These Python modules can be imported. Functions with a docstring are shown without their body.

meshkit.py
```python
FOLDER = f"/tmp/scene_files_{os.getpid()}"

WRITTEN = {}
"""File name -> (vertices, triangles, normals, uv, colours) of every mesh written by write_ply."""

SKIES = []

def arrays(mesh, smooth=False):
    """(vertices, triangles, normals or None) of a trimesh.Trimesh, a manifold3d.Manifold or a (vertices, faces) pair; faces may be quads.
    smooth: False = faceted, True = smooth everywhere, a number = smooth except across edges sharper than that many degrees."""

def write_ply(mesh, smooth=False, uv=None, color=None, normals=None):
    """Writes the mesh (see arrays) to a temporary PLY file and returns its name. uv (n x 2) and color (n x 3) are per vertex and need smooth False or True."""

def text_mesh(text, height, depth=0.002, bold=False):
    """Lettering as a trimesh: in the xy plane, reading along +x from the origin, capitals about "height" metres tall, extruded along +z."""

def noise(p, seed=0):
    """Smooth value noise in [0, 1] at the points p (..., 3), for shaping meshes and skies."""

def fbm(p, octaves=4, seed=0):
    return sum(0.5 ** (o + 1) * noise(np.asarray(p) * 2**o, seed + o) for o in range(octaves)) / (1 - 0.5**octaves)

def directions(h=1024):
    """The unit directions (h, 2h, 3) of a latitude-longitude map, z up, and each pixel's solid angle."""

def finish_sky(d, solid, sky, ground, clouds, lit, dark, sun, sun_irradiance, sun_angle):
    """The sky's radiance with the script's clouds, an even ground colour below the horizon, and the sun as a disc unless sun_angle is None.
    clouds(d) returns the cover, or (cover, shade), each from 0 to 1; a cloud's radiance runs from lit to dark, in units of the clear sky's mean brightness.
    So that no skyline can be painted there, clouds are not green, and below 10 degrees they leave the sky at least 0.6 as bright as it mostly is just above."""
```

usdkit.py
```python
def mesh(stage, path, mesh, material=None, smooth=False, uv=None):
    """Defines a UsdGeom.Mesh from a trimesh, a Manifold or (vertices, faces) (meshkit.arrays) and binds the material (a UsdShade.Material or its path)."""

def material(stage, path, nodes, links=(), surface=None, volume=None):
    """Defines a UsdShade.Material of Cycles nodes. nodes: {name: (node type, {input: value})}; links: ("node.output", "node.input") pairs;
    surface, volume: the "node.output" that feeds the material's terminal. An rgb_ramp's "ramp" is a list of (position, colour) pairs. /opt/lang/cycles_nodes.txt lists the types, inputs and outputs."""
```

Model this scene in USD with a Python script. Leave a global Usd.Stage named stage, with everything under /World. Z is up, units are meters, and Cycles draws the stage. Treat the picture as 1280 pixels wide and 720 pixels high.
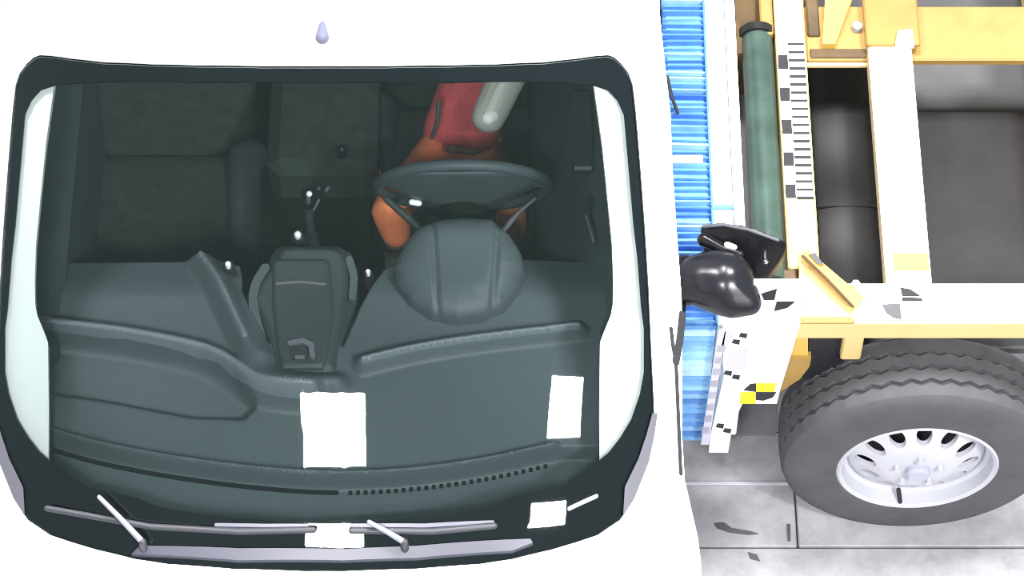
import math, numpy as np, trimesh, usdkit, shapely
from shapely.geometry import Polygon, LineString, box as sbox
from manifold3d import Manifold, CrossSection, FillRule
from pxr import Usd, UsdGeom, UsdLux, UsdShade, Gf, Sdf
RNG = np.random.default_rng(7)
stage = Usd.Stage.CreateInMemory()
UsdGeom.SetStageUpAxis(stage, UsdGeom.Tokens.z)
UsdGeom.SetStageMetersPerUnit(stage, 1.0)
UsdGeom.Xform.Define(stage, '/World')
UsdGeom.Scope.Define(stage, '/World/Looks')

# ------------------------------------------------------------------ camera: high on a gantry, a little ahead of the car
TILT, F = math.radians(32.5), 3880.0                       # angle from straight down; focal length in pixels of 1280
P0 = np.array([0, 0, 1.2]); DIST = F / 600
UP = np.array([0, math.cos(TILT), math.sin(TILT)]); BACK = np.array([0, -math.sin(TILT), math.cos(TILT)])
EYE = P0 + DIST * BACK
cam = UsdGeom.Camera.Define(stage, '/World/camera')
cam.CreateHorizontalApertureAttr(36.0); cam.CreateVerticalApertureAttr(20.25)
cam.CreateFocalLengthAttr(F / 1280 * 36.0)
cam.CreateClippingRangeAttr(Gf.Vec2f(0.1, 200))
cam.CreateExposureAttr(0.5)
cam.AddTransformOp().Set(Gf.Matrix4d(1, 0, 0, 0, *UP, 0, *BACK, 0, *EYE, 1))

# ------------------------------------------------------------------ light: dim hall all round, square floodlights and added key lights overhead
dome = UsdLux.DomeLight.Define(stage, '/World/hall_light')
dome.CreateIntensityAttr(0.09); dome.CreateColorAttr(Gf.Vec3f(0.80, 1.0, 0.98))
LAMPS = [  # centre, width (x), depth (y), strength
    ((-0.75, -5.34, 7.9), 1.12, 0.85, 140),
    ((4.60, -5.05, 7.9), 1.20, 0.75, 220),
    ((-0.74, -6.63, 7.9), 1.02, 0.27, 140),
    ((4.26, -6.43, 7.9), 1.24, 0.32, 220),
    ((3.00, 1.60, 7.9), 1.2, 1.2, 110),  # this and the next two: unseen key lights added for brightness
    ((0.30, 2.60, 7.9), 1.2, 1.2, 90),
    ((-2.80, 1.60, 7.9), 1.2, 1.2, 70),
]
for i, (c, w, h, s) in enumerate(LAMPS):
    l = UsdLux.RectLight.Define(stage, '/World/flood_or_key_light' + ('_%03d' % i if i else ''))
    l.CreateWidthAttr(w); l.CreateHeightAttr(h); l.CreateIntensityAttr(s); l.CreateColorAttr(Gf.Vec3f(1.0, 0.98, 0.99))
    l.AddTranslateOp().Set(Gf.Vec3d(*c))

# ------------------------------------------------------------------ pixels to points
def ray(px, py):
    return -BACK + np.array([(px - 640) / F, 0, 0]) - (py - 360) / F * UP
def atz(px, py, z):
    d = ray(px, py); return EYE + d * (z - EYE[2]) / d[2]
def aty(px, py, y):
    d = ray(px, py); return EYE + d * (y - EYE[1]) / d[1]
def on(px, py, zf):
    z = 1.1
    for _ in range(40):
        p = atz(px, py, z); z = 0.5 * z + 0.5 * float(zf(p[0], p[1]))
    return np.array([p[0], p[1], z])
def xy(pts, z):
    return np.array([(atz(a, b, z) if np.isscalar(z) else on(a, b, z))[:2] for a, b in pts])

# ------------------------------------------------------------------ materials
def mat(name, color, rough=0.5, metal=0.0, var=0.0, scale=20.0, spec=0.5, coat=0.0, bump=0.0, bscale=200.0):
    nodes = {'p': ('principled_bsdf', {'base_color': color, 'roughness': rough, 'metallic': metal, 'specular_ior_level': spec, 'coat_weight': coat})}
    links = []
    if var or bump:
        nodes['t'] = ('texture_coordinate', {})
    if var:
        nodes['n'] = ('noise_texture', {'scale': scale, 'detail': 5.0, 'roughness': 0.6})
        lo = [max(0, c * (1 - var)) for c in color]; hi = [min(1, c * (1 + var)) for c in color]
        nodes['r'] = ('rgb_ramp', {'ramp': [(0.3, lo), (0.7, hi)]})
        links += [('t.object', 'n.vector'), ('n.fac', 'r.fac'), ('r.color', 'p.base_color')]
    if bump:
        nodes['bn'] = ('noise_texture', {'scale': bscale, 'detail': 3.0})
        nodes['b'] = ('bump', {'strength': bump, 'distance': 0.002})
        links += [('t.object', 'bn.vector'), ('bn.fac', 'b.height'), ('b.normal', 'p.normal')]
    return usdkit.material(stage, '/World/Looks/' + name, nodes, links, surface='p.BSDF')
M = {}
def dm(name, *a, **k): M[name] = mat(name, *a, **k)
dm('white_paint', (0.86, 0.86, 0.86), 0.35, coat=0.3)
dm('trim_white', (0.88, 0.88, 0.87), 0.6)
dm('black_band', (0.006, 0.008, 0.011), 0.7, spec=0.03)
dm('black_plastic', (0.022, 0.023, 0.027), 0.45, bump=0.15, bscale=300)
dm('grey_plastic', (0.10, 0.10, 0.12), 0.5)
dm('cowl_plastic', (0.05, 0.052, 0.062), 0.4)
dm('wiper_grey', (0.16, 0.16, 0.20), 0.35)
dm('scuttle_grey', (0.085, 0.085, 0.115), 0.35)
dm('arm_light', (0.30, 0.30, 0.36), 0.3)
dm('dash_grey', (0.052, 0.068, 0.074), 0.5, bump=0.2, bscale=350, spec=0.35)
dm('dash_glint_grey', (0.105, 0.125, 0.138), 0.42)  # lighter grey stands in for gloss on the dashboard ridges
dm('aerial_grey', (0.15, 0.15, 0.22), 0.5, spec=0.2)
dm('dash_dark', (0.022, 0.031, 0.032), 0.6, bump=0.2, bscale=350)
dm('cabin_grey', (0.036, 0.048, 0.050), 0.7, var=0.15, scale=14, spec=0.1)
dm('seat_cloth', (0.024, 0.032, 0.028), 0.9, var=0.2, scale=30, spec=0.05)
dm('carpet_black', (0.005, 0.010, 0.006), 0.95, spec=0.02)
dm('chrome', (0.75, 0.76, 0.78), 0.12, metal=1.0)
dm('red_cloth', (0.42, 0.055, 0.06), 0.85, var=0.2, scale=25)
dm('orange_cloth', (0.75, 0.20, 0.075), 0.8, var=0.15, scale=25)
dm('dummy_skin', (0.42, 0.42, 0.38), 0.45)
dm('dummy_strap', (0.03, 0.045, 0.045), 0.6)
dm('mirror_black', (0.006, 0.006, 0.008), 0.25, spec=0.35)
dm('mirror_shell', (0.013, 0.013, 0.017), 0.25, spec=0.4)
dm('mirror_glass', (0.5, 0.5, 0.52), 0.05, metal=1.0)
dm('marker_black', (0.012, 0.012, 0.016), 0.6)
dm('marker_white', (0.85, 0.85, 0.84), 0.6)
dm('marker_yellow', (0.70, 0.58, 0.015), 0.6)
dm('plate_white', (0.84, 0.84, 0.84), 0.5, var=0.03, scale=6)
dm('plate_blue_white', (0.66, 0.80, 0.88), 0.4, var=0.12, scale=3)
dm('steel_violet', (0.36, 0.35, 0.42), 0.5, var=0.2, scale=8)
dm('yellow_paint', (0.66, 0.42, 0.09), 0.5, var=0.08, scale=5)
dm('pale_yellow_paint', (0.72, 0.53, 0.23), 0.5, var=0.05, scale=4)
dm('orange_paint', (0.36, 0.22, 0.06), 0.5, var=0.2, scale=7)
dm('brown_paint', (0.10, 0.060, 0.022), 0.6, var=0.35, scale=9)
dm('pipe_green', (0.052, 0.088, 0.072), 0.27, var=0.25, scale=12)
dm('rubber', (0.085, 0.083, 0.090), 0.75, var=0.15, scale=10, bump=0.2, bscale=120, spec=0.3)
dm('rubber_groove', (0.02, 0.02, 0.022), 0.9)
dm('black_cover', (0.014, 0.013, 0.013), 0.45, var=0.35, scale=7, spec=0.3)
dm('rim_white', (0.50, 0.50, 0.55), 0.4, var=0.04, scale=9)
dm('hub_violet', (0.42, 0.42, 0.52), 0.35)
dm('tape_lavender', (0.55, 0.53, 0.66), 0.6)
dm('floor_shade_grey', (0.22, 0.22, 0.23), 0.55, var=0.12, scale=8)  # mid grey that paints floor shade
dm('cream_paint', (0.78, 0.62, 0.42), 0.5, var=0.05, scale=4)
dm('orange_cap', (0.36, 0.20, 0.05), 0.5, var=0.12, scale=7)
dm('deck_grey', (0.09, 0.09, 0.095), 0.6, var=0.2, scale=6)
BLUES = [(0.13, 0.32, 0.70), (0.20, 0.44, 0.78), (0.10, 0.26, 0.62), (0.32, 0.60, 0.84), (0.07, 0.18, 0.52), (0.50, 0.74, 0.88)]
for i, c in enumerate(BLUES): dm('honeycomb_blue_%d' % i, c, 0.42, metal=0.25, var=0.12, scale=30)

def concrete():
    n = {'t': ('texture_coordinate', {}), 'a': ('noise_texture', {'scale': 2.2, 'detail': 6.0, 'roughness': 0.65}),
         'b': ('noise_texture', {'scale': 14.0, 'detail': 5.0, 'roughness': 0.7}),
         'ra': ('rgb_ramp', {'ramp': [(0.3, (0.33, 0.33, 0.35)), (0.7, (0.47, 0.465, 0.49))]}),
         'rb': ('rgb_ramp', {'ramp': [(0.35, (0.72, 0.72, 0.72)), (0.6, (1, 1, 1))]}),
         'm': ('mix_color', {'blend_type': 'multiply', 'fac': 0.8}), 'p': ('principled_bsdf', {'roughness': 0.55})}
    l = [('t.object', 'a.vector'), ('t.object', 'b.vector'), ('a.fac', 'ra.fac'), ('b.fac', 'rb.fac'), ('ra.color', 'm.a'), ('rb.color', 'm.b'), ('m.result', 'p.base_color')]
    return usdkit.material(stage, '/World/Looks/concrete', n, l, surface='p.BSDF')
M['concrete'] = concrete()
def glass(name, tint):
    return usdkit.material(stage, '/World/Looks/' + name, {
        'f': ('fresnel', {'IOR': 1.5}), 't': ('transparent_bsdf', {'color': tint}),
        'g': ('glossy_bsdf', {'color': (0.9, 0.97, 1.0), 'roughness': 0.01}), 'm': ('mix_closure', {})},
        [('f.fac', 'm.fac'), ('t.BSDF', 'm.closure1'), ('g.BSDF', 'm.closure2')], surface='m.closure')
M['windscreen_glass'] = glass('windscreen_glass', (0.955, 0.98, 0.975))
M['side_glass'] = glass('side_glass', (0.9, 0.95, 0.94))

# ------------------------------------------------------------------ things and parts
USED = {}
def numbered(parent, name):
    k = (parent, name); n = USED.get(k, 0); USED[k] = n + 1
    return f'{parent}/{name}' + ('_%03d' % n if n else '')
class T:                                                    # a thing: where it stands and its path
    pass
def thing(name, label, cat, base, group=None, kind=None):
    t = T(); t.path = numbered('/World', name); t.base = np.array(base, float)
    x = UsdGeom.Xform.Define(stage, t.path); x.AddTranslateOp().Set(Gf.Vec3d(*map(float, base)))
    p = x.GetPrim()
    for k, v in (('label', label), ('category', cat), ('group', group), ('kind', kind)):
        if v: p.SetCustomDataByKey(k, v)
    t.root = t
    return t
def part(parent, name, mesh, m, smooth=35, label=None, kind=None):
    v, f, n = usdkit.meshkit.arrays(mesh, False)
    v = v - parent.root.base
    t = T(); t.path = numbered(parent.path, name); t.root = parent.root
    g = usdkit.mesh(stage, t.path, (v, f), M[m], smooth=smooth)
    if label: g.GetPrim().SetCustomDataByKey('label', label)
    if kind: g.GetPrim().SetCustomDataByKey('kind', kind)
    return t

# ------------------------------------------------------------------ shapes
def tm(m):
    if isinstance(m, Manifold):
        q = m.to_mesh(); return trimesh.Trimesh(q.vert_properties[:, :3], q.tri_verts, process=False)
    return m
def join(*ms): return trimesh.util.concatenate([tm(m) for m in ms])
def plate(polys, zf, t, res=0.04):
    """A sheet of thickness t whose top follows z = zf(x, y) over the plan outline(s)."""
    if isinstance(polys, np.ndarray) and polys.ndim == 2: polys = [polys]
    m = Manifold.extrude(CrossSection([np.asarray(p, float) for p in polys], FillRule.EvenOdd), t).refine_to_length(res)
    def w(p):
        p = np.array(p); p[:, 2] = zf(p[:, 0], p[:, 1]) + p[:, 2] - t; return p
    return m.warp_batch(w)
def shp(g):                                                  # shapely polygon -> rings
    out = []
    for q in (g.geoms if hasattr(g, 'geoms') else [g]):
        if q.area > 1e-6: out += [np.array(q.exterior.coords)[:-1]] + [np.array(r.coords)[:-1] for r in q.interiors]
    return out
def hullp(pts): return Manifold.hull_points(np.asarray(pts, float))
def box(x0, x1, y0, y1, z0, z1, c=0.004):
    """A box with chamfered edges."""
    lo, hi = np.array([x0, y0, z0]), np.array([x1, y1, z1]); c = min(c, 0.3 * (hi - lo).min()); P = []
    for sx in (0, 1):
        for sy in (0, 1):
            for sz in (0, 1):
                q = np.where([sx, sy, sz], hi, lo); d = np.where([sx, sy, sz], -c, c)
                for k in range(3):
                    e = q + d; e[k] = q[k]; P.append(e)
    return hullp(P)
def pbox(x0, x1, y0, y1, z0, z1):
    return trimesh.creation.box(bounds=[[x0, y0, z0], [x1, y1, z1]])
def ball(p, r, n=24): return Manifold.sphere(r, n).translate([float(a) for a in p])
def hulls(*sp): return Manifold.batch_hull([ball(p, r) for p, r in sp])
def chain(pts, r, n=12):
    rs = r if hasattr(r, '__len__') else [r] * len(pts)
    return Manifold.batch_boolean([Manifold.batch_hull([ball(pts[i], rs[i], n), ball(pts[i + 1], rs[i + 1], n)]) for i in range(len(pts) - 1)], OPADD)
from manifold3d import OpType
OPADD = OpType.Add
def wall_y(pts_xz, y0, y1):                                  # polygon in x, z extruded along y
    m = Manifold.extrude(CrossSection([np.asarray(pts_xz, float)], FillRule.EvenOdd), y1 - y0)
    return m.transform([[1, 0, 0, 0], [0, 0, -1, y1], [0, 1, 0, 0]])
def face_px(pts, y, d=0.012):                                # a plate standing at depth y, outlined in pixels
    q = np.array([aty(a, b, y) for a, b in pts])
    return wall_y(q[:, [0, 2]], y, y + d)
def top_px(pts, z, d):                                       # a level plate with its top at z
    q = xy(pts, z); return plate(q, lambda x, y: z + 0 * x, d, 10)
def smoothed(m, res, it=12):
    t = tm(m.refine_to_length(res)); t.merge_vertices(); trimesh.smoothing.filter_taubin(t, 0.5, 0.53, it); return t
def sm(a, b, x):
    t = np.clip((np.asarray(x) - a) / (b - a), 0, 1); return t * t * (3 - 2 * t)

# ================================================================== FLOOR
fl = thing('floor', 'grey concrete slab floor of the crash hall under car and trolley', 'floor', (0, 0, 0), kind='structure')
part(fl, 'bed', pbox(-5, 6, -5, 6, -0.2, -0.03), 'concrete', False)
ysplit = sorted([-5, -3.8, -2.6, -1.5, -0.6, 0.023, 0.197, 0.345, 1.2, 2.4, 3.6, 4.8, 6])
for j in range(len(ysplit) - 1):
    off = 0.0 if j % 2 else 0.35
    xs = [-5.0] + [a + off for a in (-3.6, -2.2, -0.85, 0.70 if j in (5, ) else 0.95, 2.1, 3.3, 4.5)] + [6.0]
    if j in (4, 5): xs = [-5, -3, -1.2, 0.69 if j == 5 else 1.4, 1.7, 3.2, 6]
    for i in range(len(xs) - 1):
        dz = float(RNG.uniform(-0.002, 0.002))
        part(fl, 'slab', box(xs[i] + 0.002, xs[i + 1] - 0.002, ysplit[j] + 0.0025, ysplit[j + 1] - 0.0025, -0.05, dz, 0.003), 'concrete', False)
part(fl, 'joint_strip', box(0.2, 1.4, 0.192, 0.202, -0.02, 0.006, 0.002), 'rim_white', False, label='pale metal strip in the floor joint')
# tyre scuffs and a spill: flat dark marks with a shape of their own
for pts in ([(893, 654), (905, 653), (915, 660), (938, 664), (948, 667), (936, 668), (912, 665), (897, 660)], [(935, 690), (946, 693), (950, 701), (938, 698)], [(984, 655), (988, 655), (988, 676), (985, 676)]):
    part(fl, 'scuff_mark', top_px(pts, 0.004, 0.003), 'deck_grey', False, label='dark scuff on the floor')

# ================================================================== CAR
XC = -0.392                                                   # its centre line
_ys = np.linspace(-2, 4, 2401)
def _slope(y):
    s = 0.60 - 0.15 * 2 * 0.5 * y
    s = 0.60 - 0.22 * y
    hood = 0.13 - 0.12 * (y + 0.55)
    s = hood + (s - hood) * sm(-0.56, -0.46, y)
    roof = 0.02 - 0.03 * (y - 0.9)
    return s + (roof - s) * sm(0.40, 1.05, y)
_zc = np.concatenate([[0], np.cumsum((_slope(_ys)[1:] + _slope(_ys)[:-1]) / 2 * np.diff(_ys))])
_zc += 1.2 - np.interp(0, _ys, _zc)
def lat(x):
    d = np.asarray(x) - XC; return (0.175 * d ** 2 + 0.13 * d ** 4) / 0.857
def zcar(x, y): return np.interp(y, _ys, _zc) - lat(x) * (1 - 0.45 * sm(-0.5, -0.9, y))
def below(d): return lambda x, y: zcar(x, y) - d
def mirrored(right):                                          # right half from top centre to bottom centre -> closed outline (pixels)
    return right + [(810 - a, b) for a, b in reversed(right)]
OUT = [(430, 81), (480, 81), (560, 80), (620, 78.5), (680, 76), (720, 71.5), (745, 68), (760, 67), (768, 70), (777, 78), (786, 90), (791, 105), (795, 140), (800, 200), (806, 280), (811, 360), (814, 430), (816, 472), (818, 518), (811, 577), (793, 623), (775, 650), (747, 669), (720, 678), (690, 687), (660, 694), (640, 699), (600, 705), (520, 711), (430, 714)]
INN = [(430, 99), (560, 99), (680, 98), (742, 102), (760, 108), (772, 121), (780, 139), (785, 197), (792, 277), (797, 320), (801.5, 380), (805, 407), (805, 462), (800, 490), (789, 522), (775, 545), (761, 563), (749, 573), (700, 607), (641, 619), (612, 631), (548, 643), (430, 652)]
EDGE = [(825, 19), (829, 60), (838, 140), (841, 215), (846, 290), (852, 370), (853, 440), (853, 550), (856, 600), (865, 640), (872, 670), (876, 700)]
out_xy, inn_xy = xy(mirrored(OUT), zcar), xy(mirrored(INN), zcar)
e = xy(EDGE, zcar)
xe = e[:, 0]; order = np.argsort(e[:, 1])
e = np.vstack([[xe[0] - 0.03, 2.75], [xe[0], 2.3], [xe[0] + 0.004, 1.3], e, [e[-1, 0] + 0.01, e[-1, 1] - 0.25], [e[-1, 0] - 0.04, -1.15], [e[-1, 0] - 0.16, -1.45], [XC + 0.25, -1.56]])
outline = np.vstack([e, (e * [-1, 1] + [2 * XC, 0])[::-1]])
body_poly = Polygon(outline).difference(Polygon(out_xy))
car = thing('car', 'white car seen from above, windscreen facing us, struck on its side by the blue barrier', 'car', (XC, 0.4, 0.0))
hood_poly = Polygon(outline).buffer(-0.09).intersection(sbox(-3, -3, 3, -0.62))
part(car, 'body_shell', plate(shp(body_poly.difference(hood_poly.buffer(0.004))), below(0), 0.035, 0.05), 'white_paint', 40, label='white roof, pillars and wings')
part(car, 'bonnet', plate(shp(hood_poly), below(0), 0.03, 0.05), 'white_paint', 40)
# windscreen: one bent sheet; the black printed border lies under it
ws = part(car, 'windscreen', plate(shp(Polygon(out_xy).buffer(-0.002)), below(0.002), 0.005, 0.03), 'windscreen_glass', 40, label='large green-tinted windscreen')
part(ws, 'black_border', plate(shp(Polygon(out_xy).buffer(-0.002).difference(Polygon(inn_xy))), below(0.009), 0.006, 0.03), 'black_band', True, label='black printed border of the windscreen')
# side walls with the front door window cut out
for sgn in (1, -1):
    q = e.copy()
    if sgn < 0: q = q * [-1, 1] + [2 * XC, 0]
    line = LineString(q[:-1])
    inner = np.array([(p.x, p.y) for p in (line.interpolate(s) for s in np.linspace(0, line.length, 60))])
    o1, o2 = inner - [sgn * 0.006, 0], inner - [sgn * 0.055, 0]
    w = Manifold.extrude(CrossSection([np.vstack([o1, o2[::-1]])], FillRule.NonZero), 1.0).refine_to_length(0.12)
    def wf(p):
        p = np.array(p); top = zcar(p[:, 0], p[:, 1]) - 0.036; p[:, 2] = 0.22 + p[:, 2] * (top - 0.22); return p
    w = w.warp_batch(wf)
    xs = e[3:9, 0].mean(); xs = xs if sgn > 0 else 2 * XC - xs
    cut = Manifold.extrude(CrossSection([np.array([(0.28, 0.97), (1.35, 0.97), (1.35, 1.42), (0.62, 1.40)])]), 1.0).transform([[0, 0, 1, xs - 0.5], [1, 0, 0, 0], [0, 1, 0, 0]])
    cut2 = Manifold.cube([1.0, 0.85, 0.42]).translate([xs - 0.5, 1.45, 0.97])
    part(car, 'side_panel', w - cut - cut2, 'white_paint', 40)
    for yy in ((0.28, 0.62, 1.35), (1.45, 1.45, 2.30)):
        g = Manifold.extrude(CrossSection([np.array([(yy[0], 0.97), (yy[2], 0.97), (yy[2], 1.42 if yy[0] < 1 else 1.39), (yy[1], 1.40 if yy[0] < 1 else 1.39)])]), 0.004).transform([[0, 0, 1, xs - sgn * 0.032], [1, 0, 0, 0], [0, 1, 0, 0]])
        part(car, 'side_window', g, 'side_glass', False)
part(car, 'tailgate', plate(np.array([(XC - 0.70, 2.66), (XC + 0.70, 2.66), (XC + 0.70, 2.72), (XC - 0.70, 2.72)]), lambda x, y: 1.45 + 0 * x, 1.15, 10), 'white_paint', False)
part(car, 'underbody', box(XC - 0.72, XC + 0.68, -1.25, 2.6, 0.15, 0.20), 'carpet_black', False)
part(car, 'bulkhead', box(XC - 0.68, XC + 0.66, -0.36, -0.33, 0.20, 0.80), 'carpet_black', False)
# roof aerial base
ant = on(403, 40, zcar)
part(car, 'roof_aerial', Manifold.batch_hull([ball(ant + [0, -0.014, 0.0], 0.0145, 24), ball(ant + [0, 0.014, 0.004], 0.008, 16), ball(ant + [0, 0.034, 0.002], 0.002, 12)]), 'aerial_grey', 50, label='small grey drop-shaped aerial base on the roof')
# dark shut line in front of the door, and the plastic wedge at the screen corner
def strip(pts, wpx, d, t, name, m, parent=car, zf=None, label=None):
    L = LineString(xy(pts, zf or zcar)).buffer(wpx / 600 / 2, cap_style='round')
    return part(parent, name, plate(shp(L), (lambda x, y: (zf or zcar)(x, y) + d), t, 0.03), m, 40, label=label)
strip([(839, 412), (841, 432), (845, 452), (847, 500), (851, 592)], 4.5, 0.003, 0.008, 'door_seal', 'black_plastic')
strip([(853, 395), (850, 425), (845, 452)], 9, 0.004, 0.012, 'door_seal', 'black_plastic')
for k in (1, -1):
    pts = [(815.5, 518), (822, 518), (818, 545), (811, 578), (793, 623), (779, 645), (781, 610), (798, 575), (808, 545)]
    if k < 0: pts = [(810 - a, b) for a, b in pts]
    part(car, 'corner_trim', plate(xy(pts, zcar), below(-0.005), 0.012, 0.03), 'grey_plastic', 40, label='grey plastic wedge at the corner of the windscreen')
# wipers and scuttle, lying over the foot of the screen
scu = part(car, 'scuttle_panel', plate(xy([(165, 694), (175, 684), (300, 687), (430, 688), (520, 684), (663, 675), (666, 680), (640, 690), (520, 699), (430, 702), (300, 702)], zcar), below(-0.006), 0.012, 0.02), 'scuttle_grey', 40, label='grey plastic scuttle edge at the foot of the windscreen')
def wiper(blade, arm, hi):
    zz = lambda d: [on(a, b, zcar) + [0, 0, d] for a, b in d_]
    d_ = arm; w = part(car, 'wiper', chain(zz(0.030), [0.005, 0.006, 0.007]), 'arm_light', 50)
    d_ = blade; part(w, 'blade', chain(zz(0.016), 0.007), 'cowl_plastic', 50)
    d_ = [arm[-1]]; p = zz(0.0)[0]; part(w, 'pivot', hulls((p, 0.009), (p + [0, 0, 0.03], 0.008)), 'cowl_plastic', 50)
wiper([(60, 640), (190, 663), (300, 669), (392, 667)], [(126, 630), (152, 656), (180, 686)], True)
wiper([(440, 668), (540, 669), (618, 662)], [(462, 661), (484, 673), (506, 686)], True)
strip([(270, 657), (330, 658), (384, 658)], 3.5, 0.004, 0.006, 'seal_bead', 'wiper_grey')
strip([(440, 658), (530, 658), (616, 654)], 4, 0.004, 0.006, 'seal_bead', 'wiper_grey')
strip([(711, 637), (728, 629), (746, 621)], 3, 0.006, 0.006, 'washer_pipe', 'rim_white', label='short pale pipe at the foot of the windscreen')

# ---------------------------------------------------------------- inside: A-pillar trims
PIL = [(741.5, 101), (752.5, 179), (758, 233), (765, 305), (766.5, 350), (766, 380), (763.5, 394), (754, 417), (750, 428), (749, 517), (749.5, 580), (775, 556), (800, 505), (812, 470), (810, 380), (800, 260), (792, 180), (788, 130), (774, 108), (760, 100)]
for k in (1, -1):
    pts = PIL if k > 0 else [(810 - a, b) for a, b in PIL]
    part(car, 'pillar_trim', plate(xy(pts, below(0.03)), below(0.03), 0.02, 0.04), 'trim_white', 40, label='white inner trim of the windscreen pillar')
# ---------------------------------------------------------------- dashboard, sculpted
ZD = 0.88
def soft(pts, n=3):                                          # round the corners of an open line
    p = np.asarray(pts, float)
    for _ in range(n):
        a, b = p[:-1], p[1:]; q = np.stack([0.75 * a + 0.25 * b, 0.25 * a + 0.75 * b], 1).reshape(-1, 2); p = np.vstack([p[:1], q, p[-1:]])
    return p
def ln(pts): return LineString(soft(xy(pts, ZD)))
R1, R2, R3 = ln([(-20, 412), (128, 427), (200, 438), (270, 454), (298, 472), (318, 491), (345, 499), (390, 502)]), ln([(252, 322), (272, 358), (298, 415), (322, 465), (345, 486), (420, 490)]), ln([(455, 463), (520, 448), (600, 436), (722, 422)])
RB = ln([(318, 345), (322, 390), (336, 455)])
TRAY = Polygon(xy([(30, 430), (128, 440), (250, 461), (288, 480), (312, 508), (302, 517), (240, 515), (128, 496), (30, 484)], ZD))
VENT = ln([(20, 528), (90, 548), (128, 557), (200, 570), (300, 583), (405, 591), (500, 588), (600, 576), (692, 557)])
def zdash(x, y):
    pt = shapely.points(np.atleast_1d(x), np.atleast_1d(y))
    z = 0.855 + 0.05 * sm(-0.35, 0.05, y) - 0.06 * sm(0.16, 0.34, y) + 0 * np.asarray(x)
    r = lambda L, w: 1 - sm(0, w, shapely.distance(L, pt))
    z = z + 0.040 * r(R1, 0.040) + 0.040 * r(R2, 0.045) + 0.030 * r(R3, 0.030) + 0.018 * r(RB, 0.03)
    z = z - 0.028 * (1 - sm(-0.001, 0.02, shapely.distance(TRAY, pt) - np.where(shapely.contains(TRAY, pt), shapely.distance(TRAY.exterior, pt), 0) + 0.0))
    z = z + 0.018 * r(VENT, 0.018) - 0.032 * sm(-0.004, 0.012, -(y - np.interp(x, _vx, _vy)))
    return z
_v = np.array(VENT.coords); _vx, _vy = _v[:, 0], _v[:, 1]
DASH = [(48, 322), (200, 321), (262, 320), (285, 322), (299, 328), (303, 350), (304, 372), (318, 405), (335, 440), (430, 440), (452, 390), (480, 335), (505, 320), (640, 316), (764, 322), (764, 385), (751, 420), (748, 575), (700, 610), (641, 622), (612, 636), (548, 650), (405, 660), (262, 652), (170, 624), (110, 606), (62, 575), (60, 420), (46, 385)]
dash = part(car, 'dashboard', plate(shp(Polygon(xy(DASH, ZD)).segmentize(0.02)), zdash, 0.06, 0.006), 'dash_grey', True, label='dark grey dashboard under the windscreen')
for s in np.linspace(0.625, 0.985, 27):
    p = VENT.interpolate(s, normalized=True); q = np.array([p.x, p.y - 0.022])
    part(dash, 'vent_slot', box(q[0] - 0.0042, q[0] + 0.0042, q[1] - 0.005, q[1] + 0.005, 0.80, float(zdash(q[0], q[1])[0]) + 0.0025, 0.001), 'black_band', False)
for L, w, a in ((R1, 0.017, 0.0), (R3, 0.011, 0.0), (RW := LineString(list(R2.coords)[:24]), 0.010, 0.0)):
    L2 = L.segmentize(0.02)
    part(dash, 'ridge_glint', plate(shp(L2.buffer(w)), (lambda L_, w_: lambda x, y: zdash(x, y) + 0.007 - 0.009 * sm(0.5 * w_, w_, shapely.distance(L_, shapely.points(x, y))))(L2, w), 0.012, 0.01), 'dash_glint_grey', True, label='ridge glint painted as a lighter grey strip on the dashboard')  # strips paint the lamp gloss along the ridges in lighter grey
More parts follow.
